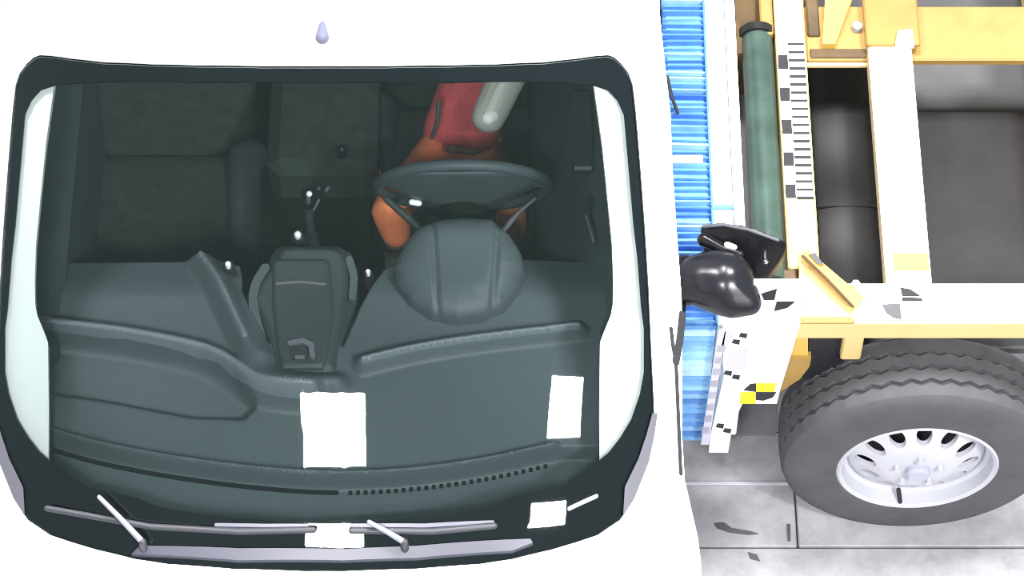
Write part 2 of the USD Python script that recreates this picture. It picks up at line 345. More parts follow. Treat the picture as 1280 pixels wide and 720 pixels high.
vg = LineString([(p[0], p[1] - 0.022) for p in (VENT.interpolate(t_, normalized=True).coords[0] for t_ in np.linspace(0.06, 0.60, 50))])
part(dash, 'vent_groove', plate(shp(vg.buffer(0.0045)), lambda x, y: zdash(x, y) + 0.003, 0.008, 0.01), 'black_band', 40, label='dark demister slit along the dashboard')
# gauge hood over the steering column
hc = atz(572, 330, 0.92)[:2]
HOOD = [(491, 335), (496, 322), (505, 304), (520, 287), (540, 276), (575, 272), (616, 274), (638, 293), (652, 315), (657, 338), (649, 363), (631, 386), (603, 399), (572, 403), (540, 397), (512, 379), (496, 357)]
hp = Polygon(xy(HOOD, 0.92)).buffer(0.01).buffer(-0.01)
def zhood(x, y):
    pt = shapely.points(np.atleast_1d(x), np.atleast_1d(y)); d = shapely.distance(hp.exterior, pt)
    z = 0.905 + 0.055 * np.sqrt(np.clip(1 - (1 - np.clip(d / 0.075, 0, 1)) ** 2, 0, 1))
    for gx, w in ((543, 0.012), (620, 0.012)):
        X = atz(gx, 335, 0.95)[0]; z = z - 0.006 * (1 - sm(0, w, np.abs(x - X - 0.06 * (y - hc[1]) * np.sign(X - hc[0]))))
    return z
part(dash, 'gauge_hood', plate(shp(hp.segmentize(0.01)), zhood, 0.06, 0.006), 'dash_grey', True, label='rounded hood over the instruments')
# centre stack with its flap
CON = [(304, 374), (309, 354), (320, 337), (334, 318), (342, 302), (352, 297), (420, 297), (438, 306), (446, 326), (446, 360), (436, 420), (428, 462), (412, 474), (345, 474), (330, 455), (316, 400)]
cp = Polygon(xy(CON, 0.92)).buffer(0.01).buffer(-0.01)
def zcon(x, y):
    pt = shapely.points(np.atleast_1d(x), np.atleast_1d(y)); d = shapely.distance(cp.exterior, pt)
    return 0.885 + 0.035 * sm(0, 0.035, d)
con = part(car, 'centre_console', plate(shp(cp.segmentize(0.01)), zcon, 0.25, 0.01), 'dash_dark', True, label='dark console in the middle of the dashboard')
FLAP = [(340, 326), (345, 321), (406, 321), (412, 326), (417, 380), (413, 430), (404, 458), (352, 458), (345, 430), (340, 380)]
fp = Polygon(xy(FLAP, 0.93)).buffer(-0.004).buffer(0.004)
flap = part(con, 'flap', plate(shp(fp.segmentize(0.012)), lambda x, y: 0.921 + 0.006 * sm(0, 0.008, shapely.distance(fp.exterior, shapely.points(x, y))), 0.01, 0.01), 'dash_dark', True)
part(con, 'trim_line', plate(shp(LineString(xy([(346, 354), (376, 352), (406, 355)], 0.93)).buffer(0.003)), lambda x, y: 0.9295 + 0 * x, 0.004, 0.05), 'grey_plastic', 40)
part(con, 'side_rail', plate(shp(LineString(xy(soft([(331, 330), (318, 350), (315, 375), (322, 405), (336, 452)], 2), 0.93)).buffer(0.010)), lambda x, y: 0.916 + 0 * x, 0.02, 0.03), 'dash_grey', 40)
part(con, 'side_rail', plate(shp(LineString(xy([(436, 318), (442, 340), (440, 366)], 0.93)).buffer(0.008)), lambda x, y: 0.912 + 0 * x, 0.02, 0.03), 'dash_grey', 40)
bs = part(con, 'button_surround', plate(shp(LineString(xy([(363, 430), (378, 427), (389, 432), (391, 446)], 0.93)).buffer(0.006)), lambda x, y: 0.936 + 0 * x, 0.01, 0.05), 'grey_plastic', 40)
part(con, 'button', plate(xy([(364, 434), (384, 433), (385, 449), (366, 449)], 0.93), lambda x, y: 0.934 + 0 * x, 0.008, 0.05), 'black_plastic', 40)
part(con, 'button', plate(xy([(369, 445), (381, 445), (381, 449), (369, 449)], 0.935), lambda x, y: 0.938 + 0 * x, 0.004, 0.05), 'grey_plastic', 40)
# studs by the console, their metal glint painted as plain white, gear lever behind it
for nm, a, b, z, r in (('painted_glint_stud', 285, 330, 0.925, 0.0065), ('painted_glint_stud', 460, 339, 0.90, 0.005), ('painted_glint_stud', 372, 293, 0.86, 0.008)):
    p = atz(a, b, z); s = part(con, nm, hulls((p, r), (p - [0, 0, 0.015], r * 0.8)), 'trim_white', 60, label='small stud with its metal glint painted white')
    part(s, 'collar', hulls((p + [0, 0.006, -0.02], r * 2.0), (p + [0, 0.006, -0.06], r * 2.4)), 'black_plastic', 60)
tun = part(car, 'tunnel', plate(xy([(325, 205), (462, 205), (462, 300), (325, 300)], 0.62), lambda x, y: 0.60 + 0 * x, 0.28, 0.1), 'carpet_black', False)
gl = atz(385, 253, 0.78)
gear = part(tun, 'gear_lever', chain([gl - [0, 0.05, 0.16], gl - [0, 0.02, 0.06], gl - [0, 0, 0.01]], [0.03, 0.012, 0.010]), 'black_plastic', 50)
part(gear, 'knob', hulls((gl, 0.018), (gl + [0, 0.012, 0.014], 0.016)), 'mirror_black', 60)
part(gear, 'glint_cap', ball(gl + [0.004, 0.006, 0.026], 0.007), 'trim_white', 60)  # white ball paints the highlight on the gear knob
for a, b in (((408, 238), (424, 213)), ((398, 236), (404, 214)), ((388, 268), (398, 250))):
    part(tun, 'cable', chain([atz(*a, 0.64), atz(*b, 0.66)], 0.005, 8), 'grey_plastic', 50)
# armrest box between the seats
part(car, 'armrest', box(*[atz(332, 210, 0.72)[0], atz(470, 210, 0.72)[0]], atz(400, 211, 0.72)[1], 1.3, 0.55, 0.72, 0.03), 'seat_cloth', 35)
mm = atz(427, 188, 0.735); s = part(car, 'armrest_knob', hulls((mm, 0.012), (mm - [0, 0, 0.02], 0.014)), 'mirror_black', 60)
part(s, 'stud', ball(mm + [0.001, -0.004, 0.012], 0.0035, 12), 'chrome', 60)
# steering wheel
LEAN = math.radians(20); sc = atz(579, 233, 0.88); dd = np.array([0, -math.sin(LEAN), math.cos(LEAN)]); nn = np.array([0, -math.cos(LEAN), -math.sin(LEAN)])
tor = trimesh.creation.torus(0.190, 0.013, 64, 16); R = np.eye(4); R[:3, 0] = [1, 0, 0]; R[:3, 1] = dd; R[:3, 2] = np.cross([1, 0, 0], dd); R[:3, 3] = sc
tor.apply_transform(R)
stw = part(car, 'steering_wheel', tor, 'dash_grey', True, label='grey steering wheel behind the gauge hood')
wp = lambda a, b, c=0.0: sc + a * np.array([1, 0, 0]) + b * dd + c * nn
hub = hullp([wp(a, b, c) for a, b in ((-0.178, 0.055), (-0.12, 0.14), (0.12, 0.14), (0.175, 0.055), (0.085, -0.13), (-0.095, -0.13)) for c in (0.0, 0.008)] + [wp(a, b, c) for a, b, c in ((-0.13, 0.04, .025), (0.11, 0.045, .025), (0.075, -0.09, .03), (-0.08, -0.09, .03), (-.06, 0.0, .04), (.05, 0, .04))])
part(stw, 'hub', smoothed(hub, 0.012, 6), 'dash_grey', True)
for s in (-1, 1): part(stw, 'spoke', hulls((wp(0.085 * s, 0.04), 0.02), (wp(0.185 * s, 0.04), 0.010)), 'dash_grey', 60)
part(stw, 'spoke', hulls((wp(0, -0.07), 0.022), (wp(0, -0.185), 0.012)), 'dash_grey', 60)
part(stw, 'column', chain([wp(0, -0.03, 0.0), wp(0, -0.10, 0.2)], [0.05, 0.06], 24), 'carpet_black', 60)
part(dash, 'gauge_panel', hullp([(*atz(a, b, z)[:2], z) for a, b, z in ((522, 262, .80), (620, 262, .80), (620, 300, .80), (530, 300, .80), (535, 271, .895), (614, 271, .895), (614, 292, .895), (540, 292, .895))]), 'carpet_black', 20, label='black gauge panel facing the driver')
part(stw, 'painted_glint', hulls((wp(-0.116, -0.010, 0.034), 0.007), (wp(-0.100, -0.012, 0.036), 0.007)), 'trim_white', 60, label='white bead painting the glint on the wheel hub')  # specular spot on the hub, painted as a white bead
part(stw, 'stalk', chain([wp(-0.06, -0.03, 0.13), atz(520, 281, 0.84), atz(483, 249, 0.86)], [0.010, 0.010, 0.008]), 'dash_dark', 60)
part(stw, 'stalk', chain([wp(0.06, -0.03, 0.13), atz(648, 266, 0.84), atz(669, 248, 0.86)], [0.010, 0.006, 0.004]), 'grey_plastic', 60)
# seats
def seat(x, w, y0, y1, zc, name_label):
    c = part(car, 'seat', smoothed(box(x - w, x + w, y0, y1, zc - 0.14, zc, 0.05), 0.03), 'seat_cloth', True, label=name_label)
    for s in (-1, 1):
        part(c, 'bolster', hulls((np.array([x + s * (w - 0.02), y0 + 0.06, zc - 0.02]), 0.04), (np.array([x + s * (w - 0.02), y1 - 0.05, zc + 0.0]), 0.055)), 'cabin_grey', 60)
    part(c, 'backrest', smoothed(Manifold.batch_hull([ball((x + a * (w - 0.06), yy, zz), 0.06) for a in (-1, 1) for yy, zz in ((y1 + 0.06, zc + 0.02), (y1 + 0.2, zc + 0.52))] + [ball((x + a * (w - 0.12), y1 + 0.03, zc - 0.02), 0.05) for a in (-1, 1)]), 0.03), 'seat_cloth', True)
    part(c, 'headrest', hulls((np.array([x - 0.07, y1 + 0.22, zc + 0.68]), 0.06), (np.array([x + 0.07, y1 + 0.22, zc + 0.68]), 0.06)), 'seat_cloth', 60)
px_ = (atz(70, 200, 0.5)[0] + atz(330, 200, 0.5)[0]) / 2
seat(px_, 0.235, 0.50, 0.86, 0.50, 'empty dark cloth passenger seat')
seat(-0.11, 0.24, 0.62, 1.02, 0.48, 'dark cloth driver seat under the dummy')
# inner face of the driver door with its pull
door = part(car, 'door_trim', smoothed(hullp([(0.10, -0.02, 0.32), (0.05, 0.7, 0.32), (0.03, 1.3, 0.32), (0.13, -0.02, 0.80), (0.045, 0.72, 0.66), (0.05, 1.3, 0.66), (0.19, 0.0, 0.90), (0.17, 1.3, 0.90), (0.285, -0.02, 0.32), (0.285, 1.3, 0.32), (0.285, 0, 0.93), (0.285, 1.3, 0.93)]), 0.05, 6), 'cabin_grey', 40, label='grey inner trim of the driver door')
h0 = atz(737, 250, 0.93); h1 = atz(742, 302, 0.92)
part(door, 'pull_handle', chain([h0, (h0 + h1) / 2 + [-0.012, 0, 0.02], h1], 0.008), 'black_plastic', 60)
part(door, 'lock_plate', box(0.135, 0.185, 0.50, 0.72, 0.885, 0.915, 0.006), 'black_plastic', 35)
part(car, 'door_trim', box(2 * XC - 0.285, 2 * XC - 0.20, 0.0, 1.3, 0.32, 0.92, 0.02), 'cabin_grey', 35)
# car wheels, each under its wing
def lathe_y(profile, n=64):                                   # (radius, y) points turned about the y axis
    t = trimesh.creation.revolve(np.array(profile, float), sections=n)
    t.apply_transform([[1, 0, 0, 0], [0, 0, 1, 0], [0, -1, 0, 0], [0, 0, 0, 1]]); return t
def lathe_x(profile, n=48):
    t = trimesh.creation.revolve(np.array(profile, float), sections=n)
    t.apply_transform([[0, 0, 1, 0], [0, 1, 0, 0], [-1, 0, 0, 0], [0, 0, 0, 1]]); return t
TYRE_SIMPLE = [(0.20, -0.085), (0.235, -0.095), (0.28, -0.09), (0.30, -0.07), (0.305, 0), (0.30, 0.07), (0.28, 0.09), (0.235, 0.095), (0.20, 0.085), (0.20, -0.085)]
for sx in (-1, 1):
    for yy in (-0.88, 1.85):
        t = lathe_x(TYRE_SIMPLE); t.apply_translation([XC + sx * 0.61, yy, 0.305]); w = part(car, 'wheel', t, 'rubber', 30)
        t = lathe_x([(0.0, -0.05), (0.15, -0.05), (0.2, -0.085), (0.2, 0.085), (0.15, 0.05), (0, 0.05)]); t.apply_translation([XC + sx * 0.61, yy, 0.305]); part(w, 'rim', t, 'rim_white', 30)

# ---------------------------------------------------------------- door mirror, knocked askew
mz = 0.98
pp = lambda a, b, z=mz: atz(a, b, z)
mir = part(car, 'door_mirror', smoothed(Manifold.batch_hull([ball(pp(890, 348), 0.062), ball(pp(904, 354), 0.071), ball(pp(936, 379), 0.027), ball(pp(872, 350), 0.055), ball(pp(916, 376), 0.038)]), 0.012, 6), 'mirror_shell', True, label='dark grey plastic door mirror knocked askew')
part(mir, 'foot', chain([pp(858, 350, 0.96), pp(876, 352)], [0.058, 0.045], 24), 'mirror_black', 60)
part(mir, 'foot', hullp([np.array(p) + [0, 0, dz] for p in (pp(850, 375, .95), pp(858, 378, .95), pp(855, 405, .93), pp(849, 448, .90), pp(845, 450, .90)) for dz in (0, -0.03)]), 'mirror_black', 30)
sl = [(876, 283, 0.98), (897, 278, 1.0), (931, 282, 1.02), (962, 293, 1.02), (983, 303, 1.0), (983, 310, 0.99), (974, 328, 0.96), (961, 342, 0.94), (942, 348, 0.93), (915, 330, 0.95), (880, 312, 0.96)]
part(mir, 'glass_carrier', smoothed(hullp([np.array(pp(*p)) + [0, 0, dz] for p in sl for dz in (0.0, -0.035)]).refine_to_length(0.012), 0.012, 4), 'mirror_black', 30, label='black mirror frame torn loose above the shell')
part(mir, 'edge_strip', chain([pp(880, 283, 0.997), pp(905, 281, 1.015), pp(935, 287, 1.03), pp(972, 300, 1.022)], 0.004), 'grey_plastic', 60)
part(mir, 'hinge', chain([pp(880, 300, 1.0), pp(905, 312, 1.0), pp(925, 318, 1.0)], [0.016, 0.012, 0.010]), 'mirror_black', 60)
part(mir, 'bracket', hulls((pp(909, 306, 1.03), 0.007), (pp(918, 309, 1.03), 0.006)), 'trim_white', 60, label='white bead painting a highlight on the mirror')  # highlight by the mirror hinge, put in as a white bead
part(mir, 'screw', hulls((pp(957, 327, 0.985), 0.006), (pp(957, 327, 0.96), 0.006)), 'chrome', 60, label='bright screw head')

# ================================================================== CRASH DUMMY
dum = thing('crash_test_dummy', 'seated crash test dummy in red top and orange shorts behind the steering wheel', 'dummy', (-0.11, 0.9, 0.5))
kR, kL = atz(488, 264, 0.72), atz(634, 262, 0.60)
hR, hL = np.array([-0.15, 0.82, 0.585]), np.array([-0.06, 0.85, 0.46])
ch = np.array([-0.03, 1.03, 0.97])
arm0, arm1 = np.array([0.10, 0.98, 1.02]), atz(611, 145, 0.82)
B = []
def bone(a, ra, b, rb): B.append(Manifold.batch_hull([ball(a, ra), ball(b, rb)]))
bone(np.array([-0.12, .87, .53]), .05, np.array([-0.08, .87, .52]), .045)
bone(np.array([-0.08, .87, .68]), .065, ch, .10); bone(ch + [-.09, .02, .04], .08, ch + [.09, .02, .04], .08)
bone(ch + [0, .02, .15], .055, ch + [0, .02, .22], .05)
for h, k in ((hR, kR), (hL, kL)):
    bone(h, .040, k, .034); f = np.array([k[0], k[1] + 0.20, 0.25]); bone(k, .034, f, .030); bone(f, .036, f + [0, -.13, -.01], .028)
a2 = np.array([-0.17, 1.04, 1.0]); bone(arm0, .055, arm1, .040); bone(ch + [-.1, .02, .05], .07, a2, .055); bone(a2, .055, a2 + [-.01, -.02, -.2], .042); bone(ch + [.1, .02, .05], .07, arm0, .06)
part(dum, 'body', smoothed(Manifold.batch_boolean(B, OPADD), 0.02, 8), 'dummy_skin', True, label='pale grey vinyl body with stub arms')
hd = ch + [0, .0, .32]
head = smoothed(Manifold.batch_hull([ball(hd, .082), ball(hd + [0, .03, .02], .085), ball(hd + [0, -.04, -.07], .052)]) + ball(hd + [0, -.092, -.02], .016) + ball(hd + [.085, .02, -.01], .022) + ball(hd + [-.085, .02, -.01], .022), 0.012, 4)
hh = part(dum, 'head', head, 'dummy_skin', True)
for s in (-1, 1): part(hh, 'eye', ball(hd + [s * .032, -.078, .005], .010, 12), 'marker_black', 60)
part(hh, 'mouth', hulls((hd + [-.02, -.088, -.075], .005), (hd + [.02, -.088, -.075], .005)), 'marker_black', 60)
S = [Manifold.batch_hull([ball(np.array([-0.055, .90, .84]), .09), ball(ch, .115)]), Manifold.batch_hull([ball(np.array([-.163, .79, .655]), .048), ball(np.array([-.09, .785, .665]), .06), ball(np.array([-.085, .87, .68]), .082), ball(np.array([-0.055, .89, .82]), .088)]), Manifold.batch_hull([ball(ch + [-.09, .02, .05], .09), ball(ch + [.09, .02, .05], .09)])]
part(dum, 'top', smoothed(Manifold.batch_boolean(S, OPADD), 0.02, 6), 'red_cloth', True, label='red cloth top')
S = [Manifold.batch_hull([ball(np.array([-0.12, .86, .55]), .07), ball(np.array([-0.075, .86, .53]), .055)])]
for h, k, r in ((hR, kR, .044), (hL, kL, .044)): S.append(Manifold.batch_hull([ball(h, .054), ball(k, r)])); S.append(Manifold.batch_hull([ball(k, r), ball(k + [0.012, -.02, -.06], r * .8)]))
S.append(Manifold.batch_hull([ball(np.array([-.15, .76, .60]), .06), ball(np.array([-.085, .76, .60]), .055), ball(np.array([-.11, .84, .59]), .055)]))
part(dum, 'shorts', smoothed(Manifold.batch_boolean(S, OPADD), 0.018, 5), 'orange_cloth', True, label='orange cloth shorts')
part(dum, 'hem', hulls((atz(454, 221, 0.60), 0.011), (atz(455, 238, 0.60), 0.012), (atz(470, 215, 0.58), 0.012)), 'orange_cloth', 60)
part(dum, 'belt', chain([atz(548, 128, 0.835), atz(547, 150, 0.795), atz(540, 172, 0.745)], 0.005), 'dummy_strap', 60, label='dark seam across the red top')
part(dum, 'buckle', hulls((atz(563, 186, 0.685), 0.010), (atz(592, 190, 0.68), 0.008)), 'brown_paint', 60, label='small dark brown buckle in the lap')
part(dum, 'wrist_plug', hulls((arm1 + [0.0, -0.022, 0.024], 0.017), (arm1 + [0.006, -0.012, 0.02], 0.02)), 'trim_white', 60, label='pale end plug of the stub arm')

# ================================================================== DEFORMABLE BARRIER
YB, YE = 0.150, 1.66                                           # its two ends along the car
ZT, ZB = 0.80, 0.30
bar = thing('deformable_barrier', 'crushed blue honeycomb barrier between white car side and yellow trolley', 'crash barrier', (0.42, 0.9, 0.3))
part(bar, 'core', box(0.362, 0.452, YB + 0.006, YE, ZB + 0.004, ZT - 0.012), 'honeycomb_blue_0', False)
pitch = 0.0175; n = int((YE - YB) / pitch)
pick = [0, 1, 2, 0, 3, 1, 0, 5, 1, 2, 3, 0, 5, 0, 1, 4, 3, 0, 2, 5, 1, 0, 3, 1]
for i in range(n):
    y = YB + i * pitch; u = RNG.uniform(-1, 1, 4)
    c = pick[(i * 7 + 3) % len(pick)]
    q = [(0.354 + 0.005 * u[0], y + 0.002), (0.453, y + 0.001 + 0.002 * u[1])]; h = pitch * (0.62 + 0.2 * u[2]); dz = 0.004 * u[3]
    P = []
    for (x, yy), (hh_) in ((q[0], h), (q[1], h * 0.9)):
        P += [(x, yy, ZT - 0.03), (x, yy + hh_, ZT - 0.03), (x, yy + 0.2 * hh_, ZT + dz), (x, yy + 0.75 * hh_, ZT + dz - 0.002)]
    part(bar, 'honeycomb_rib', hullp(P), 'honeycomb_blue_%d' % c, False)
# the end that faces the camera: layers seen edge-on
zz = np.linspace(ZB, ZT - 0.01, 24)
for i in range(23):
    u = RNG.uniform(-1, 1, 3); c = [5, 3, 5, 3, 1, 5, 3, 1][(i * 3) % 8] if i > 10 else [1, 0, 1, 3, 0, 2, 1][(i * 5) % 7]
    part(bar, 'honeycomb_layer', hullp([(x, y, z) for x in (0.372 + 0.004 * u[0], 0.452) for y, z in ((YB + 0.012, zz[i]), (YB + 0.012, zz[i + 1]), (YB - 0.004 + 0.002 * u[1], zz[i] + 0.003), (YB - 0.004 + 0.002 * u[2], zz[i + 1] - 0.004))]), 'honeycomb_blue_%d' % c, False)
part(bar, 'backing_sheet', box(0.455, 0.503, YB + 0.01, YE, ZB, ZT, 0.003), 'plate_blue_white', False, label='pale blue-white backing sheet')
part(bar, 'backing_edge', box(0.452, 0.457, YB + 0.01, YE, ZT - 0.02, ZT + 0.004, 0.001), 'honeycomb_blue_2', False)
part(bar, 'mount_rail', box(0.504, 0.528, YB + 0.012, YE, ZB, ZT + 0.006, 0.003), 'plate_white', False, label='white mounting rail')
q0, q1 = atz(841, 194, 0.806), atz(879, 203, 0.806)
part(bar, 'tape', box(q0[0], q1[0], q1[1], q0[1], 0.80, 0.809, 0.002), 'marker_white', False, label='white tape across the honeycomb')
part(bar, 'strap', chain([atz(834, 96, 0.83), atz(840, 122, 0.825), atz(847, 141, 0.81)], 0.0042, 8), 'marker_black', 60, label='thin black strap lying on the honeycomb')
part(bar, 'wrinkle', box(atz(889, 257, 0.8)[0], atz(917, 263, 0.8)[0], atz(900, 262, 0.8)[1], atz(900, 257, 0.8)[1], 0.795, 0.806, 0.002), 'honeycomb_blue_0', False)

# ================================================================== TROLLEY
tr = thing('barrier_trolley', 'yellow steel trolley with pipe, ruler beam and wheel carrying the blue barrier', 'trolley', (0.9, 0.8, 0.0))
ZB8 = 0.80
X = lambda px, py=200, z=ZB8: atz(px, py, z)[0]
Y = lambda py, z=ZB8, px=1000: atz(px, py, z)[1]
YC = 0.165                                                     # front face of the trolley
YP = 0.128                                                     # the end plate stands just ahead of the barrier's end
# end plate, facing the camera, with its stickers
endp = part(tr, 'end_plate', face_px([(903, 412), (905, 356), (1000, 356), (1001, 402), (990, 440), (975, 488), (971, 505), (928, 505), (916, 530), (910, 566), (886, 566), (888, 545), (905, 470)], YP, 0.016), 'plate_white', False, label='white end plate with markers')
def stick(parent, pts, m, y=YP - 0.002, name='marker_patch'): part(parent, name, face_px(pts, y, 0.002), m, False)
for pts in ([(952, 368), (971, 362), (968, 375), (955, 375)], [(971, 378), (993, 378), (984, 385), (968, 389)]): stick(endp, pts, 'marker_black')
for pts, m in (([(930, 488), (938, 481), (945, 480), (945, 490)], 'marker_black'), ([(945, 480), (970, 480), (968, 490), (945, 490)], 'marker_yellow'), ([(945, 491), (970, 491), (966, 497), (954, 501), (945, 500)], 'marker_black'), ([(926, 491), (944.5, 491), (944.5, 505), (925, 505)], 'marker_yellow')): stick(endp, pts, m)
for a, b in ((929, 420), (920, 428), (910, 467), (920, 472), (900, 533), (909, 539)): stick(endp, [(a - 5, b + 1), (a - 3, b - 3), (a + 5, b - 2), (a + 4, b + 3)], 'marker_black')
stick(endp, [(912, 438), (936, 434), (932, 462), (908, 462)], 'tape_lavender', name='tape_patch')
stick(endp, [(906, 415), (918, 413), (912, 436), (900, 440)], 'tape_lavender', name='tape_patch')
for i in range(8):
    a, b = 903 - 2.85 * i, 433 + 14.6 * i
    stick(endp, [(a - 5, b), (a + 4, b - 1), (a + 3, b + 7), (a - 6, b + 7)], 'steel_violet', y=YP - 0.004, name='scale_mark')
stick(endp, [(898, 412), (908, 410), (886, 556), (876, 556)], 'tape_lavender', y=YP - 0.002, name='scale_tape')
# longitudinal members
part(tr, 'side_rail', box(X(922, 200, .55), X(940, 200, .55), Y(335, .55), Y(62, .55), 0.40, 0.56), 'steel_violet', False, label='grey steel rail beside the pipe')
pr = 0.037; pxm = X(956, 200); py0, py1 = Y(352, .78), Y(44, .78)
tube = Manifold.cylinder(py1 - py0, pr, pr, 48).rotate([-90, 0, 0]).translate([pxm, py0, 0.77])
part(tr, 'pipe', tube, 'pipe_green', 40, label='green painted steel pipe')
part(tr, 'pipe_clamp', Manifold.cylinder(0.02, pr + 0.008, pr + 0.008, 32).rotate([-90, 0, 0]).translate([pxm, py1 - 0.005, 0.77]), 'black_cover', 40)
part(tr, 'bracket', hullp([(x, y, z) for x, y, z in ((X(917, 20), Y(64), .62), (X(975, 20), Y(52), .62), (X(917, 20), Y(-20), .62), (X(975, 20), Y(-20), .62), (X(920, 20), Y(60), .78), (X(972, 20), Y(48), .74), (X(920, 20), Y(-20), .80), (X(972, 20), Y(-20), .76))]), 'brown_paint', 20, label='rusty yellow bracket at the pipe end')
part(tr, 'bracket', box(X(950, 20), X(966, 20), Y(42), Y(-10), .76, .80), 'orange_paint', False)
bx0, bx1 = 0.621, 0.692
rb = part(tr, 'ruler_beam', box(bx0, bx1, Y(334), 2.1, 0.75, ZB8 - 0.002, 0.004), 'pale_yellow_paint', False, label='pale yellow beam carrying the ruler')
part(rb, 'ruler', box(bx0 + 0.002, bx1 - 0.004, Y(249), 2.05, ZB8 - 0.003, ZB8 + 0.001, 0.001), 'marker_white', False, label='white measuring scale')
for i in range(5):
    y1, y0 = Y(69.5 + 40.4 * i), Y(86.5 + 40.4 * i)
    part(rb, 'scale_block', box(bx0 + 0.003, bx0 + 0.026, y0, y1, ZB8 - 0.001, ZB8 + 0.002, 0.0004), 'marker_black', False)
for i in range(20):
    yc = Y(55.5 + 10.1 * i); 
    part(rb, 'scale_tick', box(bx0 + 0.028, bx1 - 0.005, yc - 0.0036, yc + 0.0036, ZB8 - 0.001, ZB8 + 0.0018, 0.0004), 'marker_black', False)
cx0, cx1 = X(1015, 200, .62), X(1098, 200, .62)
def zcover(x, y): return 0.60 + 0.030 * np.sqrt(np.clip(1 - ((x - (cx0 + cx1) / 2) / (0.62 * (cx1 - cx0))) ** 2, 0, 1)) + 0.004 * np.sin(y * 24)
cv = Polygon([(cx0, Y(375, .62)), (cx1, Y(375, .62)), (cx1, Y(72, .62)), (cx0 + 0.03, Y(72, .62)), (cx0, Y(85, .62))])
part(tr, 'cover_panel', plate(shp(cv), zcover, 0.02, 0.02), 'black_cover', True, label='black rubber cover between two yellow beams')
part(tr, 'cover_seam', box(cx0, cx1, Y(258, .63) - 0.003, Y(258, .63), 0.61, 0.636, 0.001), 'rubber_groove', False)
rx0, rx1 = X(1088, 100), X(1143, 100)
br = part(tr, 'main_beam', box(rx0, rx1, Y(362), 2.1, 0.75, 0.805, 0.006), 'cream_paint', False, label='broad pale yellow beam right of the black cover')
part(br, 'stain', box(rx0 + 0.02, rx1 - 0.005, Y(340), Y(318), 0.80, 0.8065, 0.001), 'yellow_paint', False)
part(br, 'stencil', box(X(1131, 200), X(1139, 200), Y(202), Y(199), 0.80, 0.8065, 0.0005), 'steel_violet', False)
# cross member at the top of the picture
yt = Y(68)
cm = part(tr, 'cross_member', box(bx1 + 0.001, 1.75, yt, yt + 0.16, 0.755, 0.78, 0.005), 'orange_paint', False, label='orange-yellow cross member behind the black cover')
part(cm, 'lip', box(bx1 + 0.001, rx0, yt - 0.012, yt, 0.76, 0.772, 0.003), 'pale_yellow_paint', False)
part(cm, 'shelf', box(bx1 + 0.01, rx0 - 0.002, yt + 0.004, yt + 0.03, 0.775, 0.784, 0.003), 'brown_paint', False)
part(cm, 'gusset', hullp([(X(a, b), Y(b), z) for a, b in ((1028, 55), (1044, 55), (1032, -10), (1068, -10)) for z in (0.78, 0.80)]), 'yellow_paint', False, label='bright yellow gusset plate')
part(cm, 'bracket', box(X(1010, 40), X(1026, 40), Y(40), Y(-10), 0.70, 0.79), 'brown_paint', False)
part(cm, 'bolt', Manifold.cylinder(0.02, 0.012, 0.012, 16).translate([X(1072, 30), Y(30), 0.775]), 'steel_violet', 30)
part(cm, 'cap_plate', box(rx0 - 0.005, rx1 + 0.02, Y(60), Y(-15), 0.80, 0.815, 0.004), 'orange_cap', False, label='orange-yellow plate on the broad beam')
part(cm, 'tab', hullp([(X(a, b), Y(b), z) for a, b in ((1118, 62), (1142, 62), (1121, 45), (1139, 43)) for z in (0.805, 0.822)]), 'plate_white', False, label='white plate over the cross member')
# front cross member over the wheel
cf = part(tr, 'front_member', box(bx1 - 0.065, 1.75, Y(401), Y(353), 0.73, ZB8, 0.004), 'cream_paint', False, label='pale yellow front cross member above the wheel')
part(cf, 'front_lip', box(bx1 - 0.07, 1.75, Y(401) - 0.006, Y(401), 0.735, 0.797, 0.002), 'pale_yellow_paint', False)
part(cf, 'weld', box(bx1 - 0.065, X(1068, 400), Y(401) - 0.007, Y(401) + 0.004, 0.796, 0.803, 0.002), 'orange_paint', False)
part(cf, 'side_gusset', hullp([(X(a, b), Y(b), z) for a, b in ((998, 398), (1065, 398), (1068, 385), (999, 315)) for z in (ZB8 - 0.003, ZB8 + 0.006)]), 'pale_yellow_paint', False, label='pale yellow corner gusset')
br_a, br_b = [(1001, 318), (1009, 312), (1080, 372), (1066, 384)], 0.0
part(cf, 'brace', hullp([(*atz(a, b, z)[:2], z) for a, b in br_a for z in (ZB8 + 0.004, ZB8 + 0.03)]), 'yellow_paint', False, label='yellow diagonal brace')
part(cf, 'brace_edge', chain([atz(1004, 320, .84), atz(1035, 350, .84), atz(1066, 383, .83)], 0.0035, 8), 'brown_paint', 60)
part(cf, 'brace_pad', hullp([(*atz(a, b, z)[:2], z) for a, b in ((1011, 318), (1019, 316), (1030, 331), (1022, 330)) for z in (ZB8 + 0.028, ZB8 + 0.036)]), 'deck_grey', False)
part(cf, 'bolt', Manifold.cylinder(0.02, 0.010, 0.010, 6).translate([*atz(1070, 354, .82)[:2], .80]), 'plate_white', 30)
part(cf, 'target_plate', plate(xy([(1078, 358), (1160, 358), (1160, 398), (1086, 398)], .807), lambda x, y: 0.806 + 0 * x, 0.006, 10), 'marker_white', False, label='white target plate')
for pts in ([(1103, 380), (1125, 379), (1127, 398), (1117, 396), (1108, 390)], [(1126, 359), (1138, 361), (1150, 369), (1128, 369)], [(1128, 371), (1152, 372), (1153, 375), (1128, 375)]):
    part(cf, 'target_patch', plate(xy(pts, .81), lambda x, y: 0.8085 + 0 * x, 0.002, 10), 'deck_grey' if pts[0][0] == 1103 else 'marker_black', False)
part(cf, 'gap_dark_fill', box(0.545, X(997, 340), Y(354, .79), Y(336, .79), 0.62, 0.79), 'brown_paint', False)  # brown solid added to darken the gap between pipe end and plate
